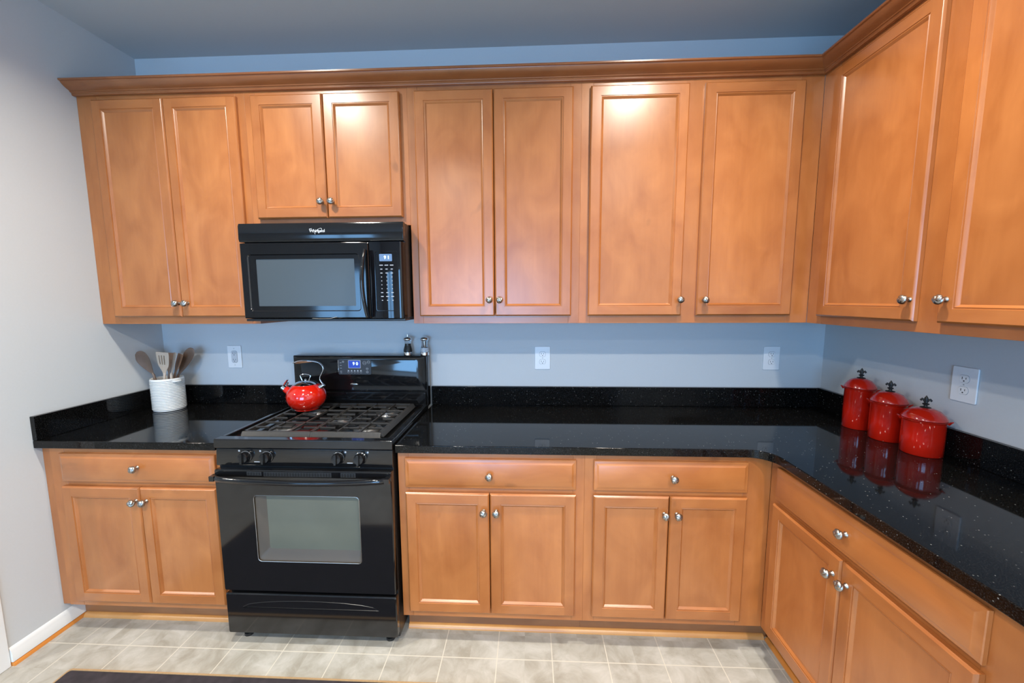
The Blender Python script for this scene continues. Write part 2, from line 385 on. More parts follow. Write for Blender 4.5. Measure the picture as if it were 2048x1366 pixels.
def knob_mesh():
    """brushed nickel mushroom knob with a twisted (swirled) head, axis along -y"""
    prof = [(0.0, 0.0), (0.0085, 0.0), (0.0085, 0.002), (0.006, 0.004), (0.0050, 0.009), (0.0058, 0.012)]
    for k in range(17):
        t = math.radians(-58 + 148*k/16); prof.append((0.0158*math.cos(t)**0.9 if k < 16 else 0.0, 0.0235 + 0.0108*math.sin(t)))
    def swirl(r, h, a):
        if h < 0.0135: return r, h
        g = 0.5 + 0.5*math.sin(3*a + 330*(h-0.014)); g = g**4*min(1.0, r/0.006)
        return r*(1 - 0.14*g), 0.0235 + (h-0.0235)*(1 - 0.16*g)
    b = MB(); b.lathe(prof, seg=72, axis='-y', fn=swirl, cap=False); return b
KNOB = None
def add_knob(parent, x, z, spin=0.0):
    global KNOB
    if KNOB is None:
        KNOB = knob_mesh().build('knob', M_NICKEL, parent, angle=70)
        k = KNOB
    else:
        k = KNOB.copy(); COL.objects.link(k); k.parent = parent
    k.location = (x, -0.0198, z); k.rotation_euler = (0, spin, 0)
    k['label'] = 'brushed nickel knob with a twisted head'
    return k
GW = [M_WV, M_WH]
def add_door(parent, x, z, w, h, kx, kz, spin=0.0, name='door'):
    d = door_mesh(w, h).build(name, GW, parent, loc=(x, 0, z), angle=25)
    panel_mesh(w, h).build('door_panel', M_PANEL, d)
    add_knob(d, kx - x, kz - z, spin); return d
def add_drawer(parent, x, z, w, h, kx, kz, spin=0.0):
    d = drawer_mesh(w, h).build('drawer_front', GW, parent, loc=(x, 0, z), angle=25)
    add_knob(d, kx - x, kz - z, spin); return d
def frame_mesh(w, h, stiles, rails, t=0.019):
    """face frame: stiles (x0,x1) full height, rails (x0,x1,z0,z1)"""
    b = MB()
    for x0, x1 in stiles: b.box(x0, x1, 0.0, t, 0, h, 0)
    for x0, x1, z0, z1 in rails: b.box(x0, x1, 0.0003, t, z0, z1, 1)
    return b
def carcass(parent, x0, x1, d, h, bottom=0.02, name='cabinet_body'):
    b = MB(); t = 0.016
    b.box(x0, x0+t, 0.019, d, 0, h); b.box(x1-t, x1, 0.019, d, 0, h)
    b.box(x0+t, x1-t, 0.019, d, bottom, bottom+t); b.box(x0+t, x1-t, 0.019, d, h-t, h); b.box(x0+t, x1-t, d-0.008, d, bottom+t, h-t)
    return b.build(name, M_WV, parent, smooth=False)

YU, ZU, ZUT = -0.3148, 1.3828, 2.470      # upper face-frame plane, underside, top
HU = ZUT - ZU
ZD0, ZD1 = 1.4185, 2.4309                # upper door bottom and top
def upper(label, x0, x1, doors, zb=ZU, zd0=ZD0, mid=None, filler=None, body=None):
    """doors: (x0,x1,knob_x,knob_z) in world x"""
    c = thing('wall_cabinet', (x0, YU, zb), 0, label, 'cabinet', 'maple wall cabinets above the counter')
    w, h = x1 - x0, ZUT - zb
    dl, dr = doors[0][0] - x0 + 0.012, doors[-1][1] - x0 - 0.012
    st = [(0, dl), (dr, w)]
    if mid: st.append((mid[0] - x0, mid[1] - x0))
    f = frame_mesh(w, h, st, [(dl, dr, 0, zd0 - zb + 0.012), (dl, dr, ZD1 - zb - 0.012, h)])
    f.build('face_frame', GW, c, bevel=0.0008, seg=1)
    carcass(c, 0.0005 if body is None else body[0]-x0, w - 0.0005 if body is None else body[1]-x0, -YU - 0.002, h)
    for k, (a, e, kx, kz) in enumerate(doors):
        add_door(c, a - x0, zd0 - zb, e - a, ZD1 - zd0, kx - x0, kz - zb, spin=0.6*k + x0)
    if filler:
        bb = MB(); bb.box(filler[0]-x0, filler[1]-x0-0.0016, 0.0040, 0.019, 0, h)
        bb.build('filler_strip', M_WV, c, bevel=0.0008, seg=1)
    return c
upper('maple wall cabinet with two tall doors, against the grey left wall', 0.0338, 0.8203, [(0.0905, 0.4378, 0.4277, 1.484), (0.4412, 0.7880, 0.4748, 1.484)], filler=(0.001, 0.0338))
upper('short maple wall cabinet directly above the black microwave', 0.8203, 1.5825, [(0.8568, 1.1945, 1.1739, 1.951), (1.1979, 1.5502, 1.2232, 1.951)], zb=1.8455, zd0=1.880)
upper('maple wall cabinet with two tall doors, right beside the microwave', 1.5825, 2.3719, [(1.6175, 1.9746, 1.9518, 1.494), (1.9780, 2.3343, 1.9997, 1.4935)])
upper('maple wall cabinet with a wide centre stile, at the corner end of the back wall', 2.3719, 3.4174, [(2.4113, 2.8398, 2.8284, 1.491), (2.9081, 3.3315, 2.9397, 1.4895)], mid=(2.828, 2.920), body=(2.3724, 3.40))
# cabinet on the right wall (faces -x)
XU = 3.4176
c = thing('wall_cabinet', (XU, YU - 0.0006, ZU), -PI/2, 'maple wall cabinet mounted on the right wall above the red canisters', 'cabinet', 'maple wall cabinets above the counter')
def ry(y): return YU - 0.0006 - y      # world y -> local x
w = ry(-1.405)
f = frame_mesh(w, HU, [(0, ry(-0.402)), (ry(-0.817), ry(-0.917)), (ry(-1.328), w)], [(ry(-0.402), ry(-1.328), 0, ZD0 - ZU + 0.012), (ry(-0.402), ry(-1.328), ZD1 - ZU - 0.012, HU)])
f.build('face_frame', GW, c, bevel=0.0008, seg=1)
carcass(c, 0.0005, w - 0.0005, XR - XU - 0.002, HU)
add_door(c, ry(-0.3934), ZD0 - ZU, 0.829 - 0.3934, ZD1 - ZD0, ry(-0.8157), 1.4903 - ZU, 0.4)
add_door(c, ry(-0.9049), ZD0 - ZU, 0.4351, ZD1 - ZD0, ry(-0.9293), 1.4903 - ZU, 1.3)

# crown moulding mitred round the inner corner
cp = [(0, 2.4530), (0.010, 2.4530), (0.013, 2.4545), (0.015, 2.4580), (0.014, 2.4610), (0.017, 2.4640), (0.021, 2.4655), (0.0225, 2.4675), (0.022, 2.4695), (0.026, 2.4715), (0.034, 2.4748),
      (0.043, 2.4800), (0.051, 2.4865), (0.056, 2.4925), (0.057, 2.4950), (0.0625, 2.4955), (0.0645, 2.4975), (0.0645, 2.5030), (0.0, 2.5030)]
b = MB(); n = len(cp); i0 = []
for (px, py, nx, ny) in ((0.0012, YU - 0.0006, 0, -1), (XU - 0.0006, YU - 0.0006, -1, -1), (XU - 0.0006, -1.405, -1, 0)):
    i0.append(len(b.v))
    for d, z in cp: b.vert((px + nx*d, py + ny*d, z))
for s in range(2):
    for k in range(n): b.face((i0[s]+k, i0[s]+(k+1) % n, i0[s+1]+(k+1) % n, i0[s+1]+k))
b.face([i0[0]+k for k in range(n)]); b.face([i0[2]+k for k in range(n)])
tag(b.build('crown_moulding', M_CROWN_SHADED, angle=22), 'maple crown moulding, darkened in colour for shade, running along the tops of the wall cabinets', 'moulding')

# ------------------------------------------------------------------ base cabinets
YB, ZB, ZBT = -0.6188, 0.1156, 0.8655
HB = ZBT - ZB
ZDR0, ZDR1, ZBD0, ZBD1 = 0.7125, 0.8402, 0.1487, 0.6923
def base(label, x0, x1, dl, gap, dr, kd, k1, k2, filler=None, body_r=None):
    c = thing('base_cabinet', (x0, YB, 0), 0, label, 'cabinet', 'maple base cabinets under the granite counter')
    w = x1 - x0; L, R = dl - x0 + 0.012, dr - x0 - 0.012
    b = MB()
    b.box(0, L, 0, 0.019, ZB, ZBT, 0); b.box(R, w, 0, 0.019, ZB, ZBT, 0)
    for z0, z1 in ((ZB, ZBD0 + 0.012), (ZBD1 - 0.012, ZDR0 + 0.012), (ZDR1 - 0.012, ZBT)): b.box(L, R, 0.0003, 0.019, z0, z1, 1)
    b.build('face_frame', GW, c, bevel=0.0008, seg=1)
    b = MB(); t = 0.016; d = -YB - 0.004; wr = w - 0.0005 if body_r is None else body_r - x0
    b.box(0.0005, t, 0.019, d, ZB, ZBT); b.box(wr-t, wr, 0.019, d, ZB, ZBT); b.box(t, wr-t, 0.019, d, ZB, ZB+t); b.box(t, wr-t, d-0.008, d, ZB+t, ZBT)
    b.box(0.0005, t, 0.09, d, 0, ZB); b.box(wr-t, wr, 0.09, d, 0, ZB)
    b.build('cabinet_body', M_WV, c, smooth=False)
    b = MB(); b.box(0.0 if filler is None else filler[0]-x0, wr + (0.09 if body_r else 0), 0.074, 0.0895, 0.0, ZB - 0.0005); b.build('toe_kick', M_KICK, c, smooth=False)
    add_drawer(c, dl - x0, ZDR0, dr - dl, ZDR1 - ZDR0, kd[0] - x0, kd[1], spin=x0)
    add_door(c, dl - x0, ZBD0, gap - 0.0017 - dl, ZBD1 - ZBD0, k1[0] - x0, k1[1], spin=x0 + 1)
    add_door(c, gap + 0.0017 - x0, ZBD0, dr - gap - 0.0017, ZBD1 - ZBD0, k2[0] - x0, k2[1], spin=x0 + 2)
    if filler:
        b = MB(); b.box(filler[0]-x0, filler[1]-x0-0.0016, 0.0040, 0.019, ZB, ZBT); b.build('filler_strip', M_WV, c, bevel=0.0008, seg=1)
    return c
base('maple base cabinet with one drawer and two doors, left of the black range', 0.0385, 0.8126, 0.0941, 0.4496, 0.7942, (0.4556, 0.785), (0.4335, 0.634), (0.4799, 0.634), filler=(0.001, 0.0385))
base('maple base cabinet with one drawer and two doors, immediately right of the black range', 1.586, 2.3668, 1.6184, 1.9729, 2.3312, (1.9742, 0.775), (1.9487, 0.618), (2.0013, 0.618))
base('maple base cabinet with one drawer and two doors, at the inner corner of the counter', 2.3668, 3.117, 2.4033, 2.7112, 3.0203, (2.7184, 0.777), (2.690, 0.621), (2.7404, 0.621), body_r=3.10)
XB = 3.117
c = thing('base_cabinet', (XB, YB - 0.0006, 0), -PI/2, 'maple base cabinet with one wide drawer, along the right wall below the red canisters', 'cabinet', 'maple base cabinets under the granite counter')
def by(y): return YB - 0.0006 - y
w = by(-1.90); L, R = by(-0.680), by(-1.362)
b = MB(); b.box(0, L, 0, 0.019, ZB, ZBT, 0); b.box(R, w, 0, 0.019, ZB, ZBT, 0)
for z0, z1 in ((ZB, ZBD0 + 0.012), (ZBD1 - 0.012, ZDR0 + 0.012), (ZDR1 - 0.012, ZBT)): b.box(L, R, 0.0003, 0.019, z0, z1, 1)
b.build('face_frame', GW, c, bevel=0.0008, seg=1)
b = MB(); t = 0.016; d = XR - XB - 0.004
b.box(0.0005, t, 0.019, d, ZB, ZBT); b.box(w-t, w, 0.019, d, ZB, ZBT); b.box(t, w-t, 0.019, d, ZB, ZB+t); b.box(t, w-t, d-0.008, d, ZB+t, ZBT)
b.box(w-t, w, 0.09, d, 0, ZB); b.build('cabinet_body', M_WV, c, smooth=False)
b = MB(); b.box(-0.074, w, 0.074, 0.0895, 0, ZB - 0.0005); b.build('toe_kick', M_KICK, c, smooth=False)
add_drawer(c, by(-0.670), ZDR0, 1.3725 - 0.670, ZDR1 - ZDR0, by(-1.018), 0.784, 0.5)
add_door(c, by(-0.668), ZBD0, 1.0085 - 0.668, ZBD1 - ZBD0, by(-0.982), 0.630, 0.2)
add_door(c, by(-1.0115), ZBD0, 1.3735 - 1.0115, ZBD1 - ZBD0, by(-1.036), 0.630, 1.1)
# shoe moulding along the toe kicks
yk = YB + 0.074
def shoe(name, x0, x1):
    b = MB(); b.prism([(yk - 0.0003 - (p[0]), p[1]) for p in qr], x0, x1, plane='yz'); structure(b.build(name, M_SHOE))
shoe('trim_3', 0.0185, 0.8126); shoe('trim_4', 1.587, 3.172)
b = MB(); b.prism([(XB + 0.0737 - p[0], p[1]) for p in qr], -1.90, yk - 0.0185, plane='xz'); structure(b.build('trim_5', M_SHOEY))

# ------------------------------------------------------------------ granite counters
ZT0, ZT1, YC, ZBS = 0.8665, 0.8998, -0.6438, 1.0066
c = thing('countertop', (0, 0, ZT0), 0, 'black granite countertop section left of the range, under the white utensil crock', 'countertop')
b = MB(); b.box(0.0012, 0.8130, YC, -0.001, 0, ZT1 - ZT0); b.build('slab', M_GRAN, c, bevel=0.003)
b = MB(); b.box(0.0212, 0.8130, -0.0205, -0.001, ZT1 - ZT0 + 0.0004, ZBS - ZT0); b.build('backsplash', M_GRAN, c, bevel=0.002)
b = MB(); b.box(0.0012, 0.0208, YC + 0.001, -0.001, ZT1 - ZT0 + 0.0004, ZBS - ZT0); b.build('side_splash', M_GRAN, c, bevel=0.002)
c = thing('countertop', (1.5835, 0, ZT0), 0, 'L-shaped black granite countertop turning the corner right of the range', 'countertop')
XC = 3.086; r = 0.085
out = [(1.5835, -0.001), (1.5835, YC)]
for k in range(13):
    a = PI/2 - (PI/2)*k/12
    out.append((XC - r + r*math.cos(a), YC - r + r*math.sin(a)))
out += [(XC, -1.92), (XR - 0.001, -1.92), (XR - 0.001, -0.001)]
b = MB(); b.prism([(x - 1.5835, y) for x, y in out], 0, ZT1 - ZT0, plane='xy'); b.build('slab', M_GRAN, c, bevel=0.003)
b = MB(); b.box(0, XR - 0.0215 - 1.5835, -0.0205, -0.001, ZT1 - ZT0 + 0.0004, ZBS - ZT0); b.build('backsplash', M_GRAN, c, bevel=0.002)
b = MB(); b.box(XR - 0.021 - 1.5835, XR - 0.001 - 1.5835, -1.92, -0.001, ZT1 - ZT0 + 0.0004, ZBS - ZT0); b.build('side_splash', M_GRAN, c, bevel=0.002)

# ------------------------------------------------------------------ gas range
RX0, RX1 = 0.8195, 1.5785; RW = RX1 - RX0
rg = thing('gas_range', (RX0, 0, 0), 0, 'black freestanding gas range with an oven window, between the base cabinets', 'stove')
b = MB(); b.box(0.004, RW-0.004, -0.640, -0.030, 0.030, 0.880); b.build('range_body', M_BLACKM, rg, bevel=0.003)
# cooktop: raised rim all round a sunken well, deep front lip
b = MB(); i = 0.034
b.box(0, RW, -0.657, -0.615, 0.884, 0.9225); b.box(0, i*0.6, -0.615, -0.080, 0.884, 0.921); b.box(RW-i*0.6, RW, -0.615, -0.080, 0.884, 0.921)
b.box(i*0.6, RW-i*0.6, -0.615, -0.080, 0.884, 0.904)
b.build('cooktop', M_BLACK, rg, bevel=0.004, seg=3, weld=False)
# burners
for k, (x, y, rr) in enumerate(((0.185, -0.46, 0.050), (0.575, -0.46, 0.045), (0.185, -0.20, 0.040), (0.575, -0.20, 0.045), (0.380, -0.33, 0.040))):
    b = MB(); b.lathe([(rr+0.018, 0.904), (rr+0.016, 0.909), (rr, 0.911), (rr, 0.917), (0, 0.917)], c=(x, y, 0), seg=28)
    bu = b.build('burner', M_ALU, rg)
    b = MB(); b.lathe([(rr*0.86, 0.9172), (rr*0.9, 0.921), (rr*0.8, 0.925), (0, 0.926)], c=(x, y, 0), seg=28); b.build('burner_cap', M_BURN, bu)
# two cast iron grates
def grate(xa, xb):
    b = MB(); y0, y1, zt = -0.592, -0.125, 0.9350; s = 0.0075
    def bar(x0, x1, ya, yb, z0=zt-0.009, z1=zt): b.box(x0, x1, ya, yb, z0, z1)
    # sloping outer frame
    b.prism([(y0-0.012, zt-0.020), (y0, zt), (y0+0.012, zt), (y0+0.012, zt-0.020)], xa, xb, plane='yz')
    b.prism([(y1-0.012, zt-0.020), (y1-0.012, zt), (y1, zt), (y1+0.010, zt-0.020)], xa, xb, plane='yz')
    ox = xa if xa < 0.2 else xb
    if xa < 0.2: b.prism([(xa-0.012, zt-0.020), (xa, zt), (xa+0.014, zt), (xa+0.014, zt-0.020)], y0, y1, plane='xz'); bar(xb-0.008, xb-0.0008, y0, y1)
    else: b.prism([(xb-0.014, zt-0.020), (xb-0.014, zt), (xb, zt), (xb+0.012, zt-0.020)], y0, y1, plane='xz'); bar(xa+0.0008, xa+0.008, y0, y1)
    W_ = xb - xa
    for fx in (0.36, 0.68): bar(xa + W_*fx - s/2, xa + W_*fx + s/2, y0, y1)
    ny = 7
    for k in range(1, ny):
        y = y0 + (y1-y0)*k/ny
        if k in (2, 5): bar(xa, xb, y-s/2, y+s/2)
        elif k in (1, 3, 4, 6):
            bar(xa, xa + W_*0.25, y-s/2, y+s/2); bar(xb - W_*0.22, xb, y-s/2, y+s/2); bar(xa + W_*0.44, xa + W_*0.60, y-s/2, y+s/2)
            bar(xa + W_*0.36, xa + W_*0.46, y-s/2, y+s/2)
    for x in (xa + 0.006, xb - 0.016):
        for y in (y0 + 0.004, y1 - 0.014, -0.36): b.box(x, x+0.010, y, y+0.010, 0.9045, zt-0.006)
    o = b.build('grate', M_IRON, rg, bevel=0.0015, seg=1, weld=False)
grate(0.078, 0.3795); grate(0.3797, 0.688)
# control panel with four knobs
b = MB(); b.prism([(-0.640, 0.806), (-0.651, 0.806), (-0.654, 0.812), (-0.648, 0.880), (-0.640, 0.883)], 0.003, RW-0.003, plane='yz')
cpn = b.build('control_panel', M_BLACK, rg, bevel=0.002)
def range_knob(x, z, sx):
    b = MB(); b.lathe([(0.0, 0), (0.026, 0), (0.026, 0.004), (0.0225, 0.006), (0.0215, 0.022), (0.019, 0.026), (0, 0.027)], seg=36, axis='-y', cap=False)
    b.box(-0.0042, 0.0042, -0.034, -0.020, -0.021, 0.021)
    k = b.build('knob', M_BLACK, rg, loc=(x, -0.6505, z), weld=False); k.rotation_euler = (math.radians(-5), 0, 0)
    m = MB()
    for q in range(7):
        a = math.radians(50 + 13*q); m.box(0.0235*math.cos(a)-0.0012, 0.0235*math.cos(a)+0.0012, -0.0054, -0.0040, 0.0235*math.sin(a)-0.0012, 0.0235*math.sin(a)+0.0012)
    m.build('dial_marks', M_INK, k, smooth=False)
    m = MB(); m.box(x+sx*0.030-0.0035, x+sx*0.030+0.0035, -0.6498, -0.6488, z+0.021, z+0.028); m.build('burner_symbol', M_INK, cpn, smooth=False)
for x, sx in ((0.1335, -1), (0.2245, -1), (0.5285, 1), (0.6225, 1)): range_knob(x, 0.846, sx)
for x in (0.180, 0.577):
    m = MB(); m.box(x-0.012, x+0.012, -0.6534, -0.6522, 0.8235, 0.8265); m.build('panel_print', M_INK, cpn, smooth=False)
# oven door with recessed window
OX0, OX1, OZ0, OZ1, OYF = 0.004, RW-0.004, 0.252, 0.797, -0.672
wx0, wx1, wz0, wz1 = 0.165, 0.617, 0.390, 0.688
b = MB()
outer = rrect(OX0, OX1, OZ0, OZ1, 0.008, 3); inner = rrect(wx0, wx1, wz0, wz1, 0.016, 3)
def ringfaces(b, A, B, ya, yb, mat=0):
    i = len(b.v); n = len(A)
    b.v += [(x, ya, z) for x, z in A] + [(x, yb, z) for x, z in B]
    for k in range(n): b.face((i+k, i+(k+1) % n, i+n+(k+1) % n, i+n+k), mat)
osm = rrect(OX0+0.004, OX1-0.004, OZ0+0.004, OZ1-0.004, 0.006, 3)
ringfaces(b, outer, outer, -0.6425, -0.668); ringfaces(b, outer, osm, -0.668, OYF); ringfaces(b, osm, inner, OYF, OYF); ringfaces(b, inner, inner, OYF, -0.664)
i = len(b.v); b.v += [(x, -0.6425, z) for x, z in outer]; b.face([i+k for k in range(len(outer))])
dr = b.build('oven_door', M_BLACK, rg, angle=30)
b = MB(); ix = rrect(wx0+0.040, wx1-0.010, wz0+0.045, wz1-0.008, 0.010, 3)
ringfaces(b, inner, inner, -0.6698, -0.664); ringfaces(b, inner, ix, -0.664, -0.6475)
sr = b.build('window_surround', M_REVEAL, dr, angle=30)
b = MB(); i = len(b.v); b.v += [(x, -0.6475, z) for x, z in ix]; b.face([i+k for k in range(len(ix))])
b.v += [(x, -0.6440, z) for x, z in ix]; n_ = len(ix); b.face([i+n_+k for k in reversed(range(n_))])
for k in range(n_): b.face((i+k, i+n_+k, i+n_+(k+1) % n_, i+(k+1) % n_))
b.build('oven_window', M_OVENG, dr, smooth=False)
b = MB(); rim = [(x, -0.6712, z) for x, z in rrect(wx0+0.0015, wx1-0.0015, wz0+0.0015, wz1-0.0015, 0.015, 3)]; b.tube(rim + [rim[0]], 0.0016, seg=8); b.build('window_rim', M_NICKEL, dr)
# vent grilles above the handle and the curved handle
for gx, gn, gz in ((0.150, 5, 0.7765), (0.222, 24, 0.7735), (0.548, 5, 0.7735)):
    b = MB(); b.box(gx-0.004, gx+0.0118*gn, -0.6722, -0.6712, gz-0.003, 0.790, 1)
    for k in range(gn): b.box(gx+0.0118*k, gx+0.0062+0.0118*k, -0.6734, -0.6715, gz, 0.7875)
    b.build('vent_grille', [M_SLOTB, M_GRILLE], dr, smooth=False, weld=False)
pts, fl = [], []
for k in range(25):
    t = -1 + 2*k/24; x = RW/2 + t*(RW/2 - 0.006)
    pts.append((x, -0.692 - 0.020*(1-t*t) + (0.016 if abs(t) > 0.97 else 0), 0.768 - 0.007*(1-t*t)))
    fl.append((0.0125, 0.0095))
b = MB(); b.tube(pts, 0.01, seg=14, flat=fl); b.box(0.004, 0.024, -0.700, -0.671, 0.758, 0.779); b.box(RW-0.024, RW-0.004, -0.700, -0.671, 0.758, 0.779)
b.build('door_handle', M_BLACK, dr, angle=50, weld=False)
# storage drawer with an embossed arc
b = MB(); do = rrect(0.004, RW-0.004, 0.050, 0.238, 0.008, 3); ds = rrect(0.008, RW-0.008, 0.054, 0.234, 0.006, 3)
ringfaces(b, do, do, -0.6425, -0.666); ringfaces(b, do, ds, -0.666, -0.670)
i = len(b.v); b.v += [(x, -0.670, z) for x, z in ds]; b.face([i+k for k in range(len(ds))])
i = len(b.v); b.v += [(x, -0.6425, z) for x, z in do]; b.face([i+k for k in range(len(do))])
sd = b.build('storage_drawer', M_BLACK, rg, angle=30)
arc = [(RW/2 + t*0.30, -0.6702, 0.176 + 0.034*math.sqrt(max(0, 1-t*t))) for t in [-1 + k/12 for k in range(25)]]
b = MB(); b.tube(arc + [(RW/2 - 0.30 + 0.6*0, -0.6702, 0.176)], 0.0016, seg=6); b.tube([(RW/2-0.30, -0.6702, 0.176), (RW/2+0.30, -0.6702, 0.176)], 0.0016, seg=6)
b.build('embossed_arc', M_BLACKM, sd, weld=False)
for x in (0.055, RW-0.055):
    for y in (-0.615, -0.08):
        b = MB(); b.lathe([(0.020, 0.0005), (0.020, 0.012), (0.009, 0.016), (0.009, 0.031)], c=(x, y, 0), seg=16); b.build('foot', M_BLACKM, rg)
# backguard: body, sloped face, lower step, control module, badge
b = MB(); b.box(0, RW, -0.074, -0.024, 0.905, 1.190); bgd = b.build('backguard', M_BLACK, rg, bevel=0.005, seg=3)
b = MB(); A = rrect(0.012, RW-0.012, 1.000, 1.186, 0.006, 4); B = rrect(0.045, RW-0.052, 1.052, 1.172, 0.016, 4); Cc = rrect(0.052, RW-0.060, 1.058, 1.168, 0.012, 4)
ringfaces(b, A, A, -0.070, -0.086); ringfaces(b, A, B, -0.086, -0.080); ringfaces(b, B, Cc, -0.080, -0.082)
i = len(b.v); b.v += [(x, -0.082, z) for x, z in Cc]; b.face([i+k for k in range(len(Cc))])
b.build('backguard_fascia', M_BLACK, bgd, angle=50)
b = MB(); b.prism(rrect(0.010, RW-0.012, 0.912, 0.987, 0.008, 3), -0.092, -0.0735); b.build('backguard_step', M_BLACK, bgd, bevel=0.003)
b = MB(); b.prism(rrect(0.262, 0.446, 1.085, 1.169, 0.006, 3), -0.0855, -0.0815)
cm = b.build('display_module', M_CPANEL, bgd, bevel=0.001)
b = MB(); b.box(0.2605, 0.2635, -0.0865, -0.0825, 1.089, 1.167); b.build('chrome_edge', M_CHROME, cm, smooth=False)
b = MB(); b.prism(rrect(0.318, 0.388, 1.121, 1.166, 0.003, 2), -0.0865, -0.0856); b.build('display_bezel', M_INK, cm, smooth=False)
b = MB(); b.prism(rrect(0.3205, 0.3855, 1.1235, 1.1635, 0.002, 2), -0.0869, -0.0866); b.build('clock_display', M_LCD, cm, smooth=False)
text('clock_digits', '9 0', 0.024, M_DIGIT, cm, (0.359, -0.0871, 1.146), bold=0.0006)
def print_mark(fn):
    b = MB(); fn(b); b.build('button_mark', M_INK, cm, smooth=False, weld=False)
for k in range(5):
    x = 0.318 + 0.0175*k
    print_mark(lambda b: (b.tube([(x+0.005*math.cos(q*PI/4), -0.0860, 1.099+0.005*math.sin(q*PI/4)) for q in range(9)], 0.0006, seg=4), b.box(x-0.004, x+0.004, -0.0860, -0.0856, 1.103, 1.1105)))
for (x, z, rr) in ((0.410, 1.150, 0.010), (0.433, 1.155, 0.008), (0.424, 1.118, 0.006), (0.424, 1.100, 0.006), (0.290, 1.157, 0.005)):
    print_mark(lambda b: (b.tube([(x+rr*math.cos(q*PI/6), -0.0860, z+rr*math.sin(q*PI/6)) for q in range(13)], 0.0007, seg=4), b.box(x-rr, x+rr, -0.0860, -0.0856, z-0.0008, z+0.0008)))
for z in (1.150, 1.136, 1.120, 1.103, 1.094): print_mark(lambda b: b.box(0.271, 0.281, -0.0860, -0.0856, z, z+0.002))
b = MB(); b.lathe([(0.0, 0.0045), (0.008, 0.004), (0.0105, 0.002), (0.011, 0)], seg=28, axis='-y', cap=False)
bd = b.build('oval_badge', M_NICKEL, bgd, loc=(0.346, -0.0855, 1.0305)); bd.scale = (2.1, 1, 0.75)

# ------------------------------------------------------------------ over-the-range microwave
MX0, MX1, MZ0, MZ1, MY = 0.8170, 1.5770, 1.4000, 1.8435, -0.4183; MW = MX1 - MX0; MH = MZ1 - MZ0
mw = thing('microwave_oven', (MX0, 0, MZ0), 0, 'black over-the-range microwave hung below the short wall cabinet', 'microwave')
b = MB(); b.box(0.002, MW-0.002, -0.385, -0.003, 0.012, MH-0.001); b.build('microwave_body', M_BLACKM, mw, bevel=0.003)
b = MB(); b.prism([(-0.387, MH-0.085), (-0.414, MH-0.083), (MY, MH-0.070), (MY+0.001, MH-0.012), (-0.412, MH), (-0.387, MH)], 0, MW, plane='yz')
vt = b.build('vent_panel', M_BLACK, mw, bevel=0.002)
lg = text('brand_lettering', 'Whirlpool', 0.0185, M_INKW, vt, (0.369, MY - 0.0006, MH - 0.0375), bold=0.0001, spacing=0.92)
b = MB(); b.tube([(0.3745 + 0.0155*math.cos(q*PI/10)*0.95 + 0.0075*math.sin(q*PI/10), MY - 0.0006, MH - 0.039 + 0.0125*math.sin(q*PI/10) + 0.004*math.cos(q*PI/10)) for q in range(-3, 14)], 0.0008, seg=4)
b.build('brand_swirl', M_INKW, vt, smooth=False)
b = MB(); b.tube([(0.3335, MY-0.0006, MH-0.0290), (0.345, MY-0.0006, MH-0.0270)], 0.0011, seg=4); b.build('brand_dash', M_INKW, vt, smooth=False)
# door
dz1 = MH - 0.088; dx1 = 0.598
b = MB()
outer = rrect(0.001, dx1, 0.014, dz1, 0.004, 3); osm = rrect(0.006, dx1-0.003, 0.018, dz1-0.004, 0.004, 3)
recess = rrect(0.034, 0.555, 0.046, dz1-0.050, 0.014, 3); re2 = rrect(0.038, 0.551, 0.050, dz1-0.054, 0.012, 3); gl = rrect(0.072, 0.530, 0.070, dz1-0.072, 0.003, 3)
ringfaces(b, outer, outer, -0.3865, MY+0.004); ringfaces(b, outer, osm, MY+0.004, MY); ringfaces(b, osm, recess, MY, MY); ringfaces(b, recess, re2, MY, MY+0.004); ringfaces(b, re2, gl, MY+0.004, MY+0.004); ringfaces(b, gl, gl, MY+0.004, MY+0.006)
i = len(b.v); b.v += [(x, -0.3865, z) for x, z in outer]; b.face([i+k for k in range(len(outer))])
md = b.build('microwave_door', M_BLACK, mw, angle=30)
b = MB(); b.prism(gl, MY+0.0055, MY+0.010); b.build('door_window', M_SCREEN, md, smooth=False)
b = MB(); b.tube([(0.3235, MY-0.0004, 0.0145), (0.36, MY-0.0004, 0.0125), (0.41, MY-0.0004, 0.0135), (0.44, MY-0.0004, 0.0205)], 0.0011, seg=5)
b.build('chrome_line', M_CHROME, md)
pts = [(dx1 - 0.010 - 0.010*(1-t*t), MY - 0.012 - 0.020*(1-t*t), 0.170 + t*0.150) for t in [-1 + k/10 for k in range(21)]]
b = MB(); b.tube(pts, 0.009, seg=12, flat=[(0.011, 0.008)]*21); b.box(dx1-0.020, dx1-0.004, MY-0.012, MY+0.001, 0.018, 0.036); b.box(dx1-0.020, dx1-0.004, MY-0.012, MY+0.001, 0.302, 0.320)
b.build('door_handle', M_BLACK, md, angle=50, weld=False)
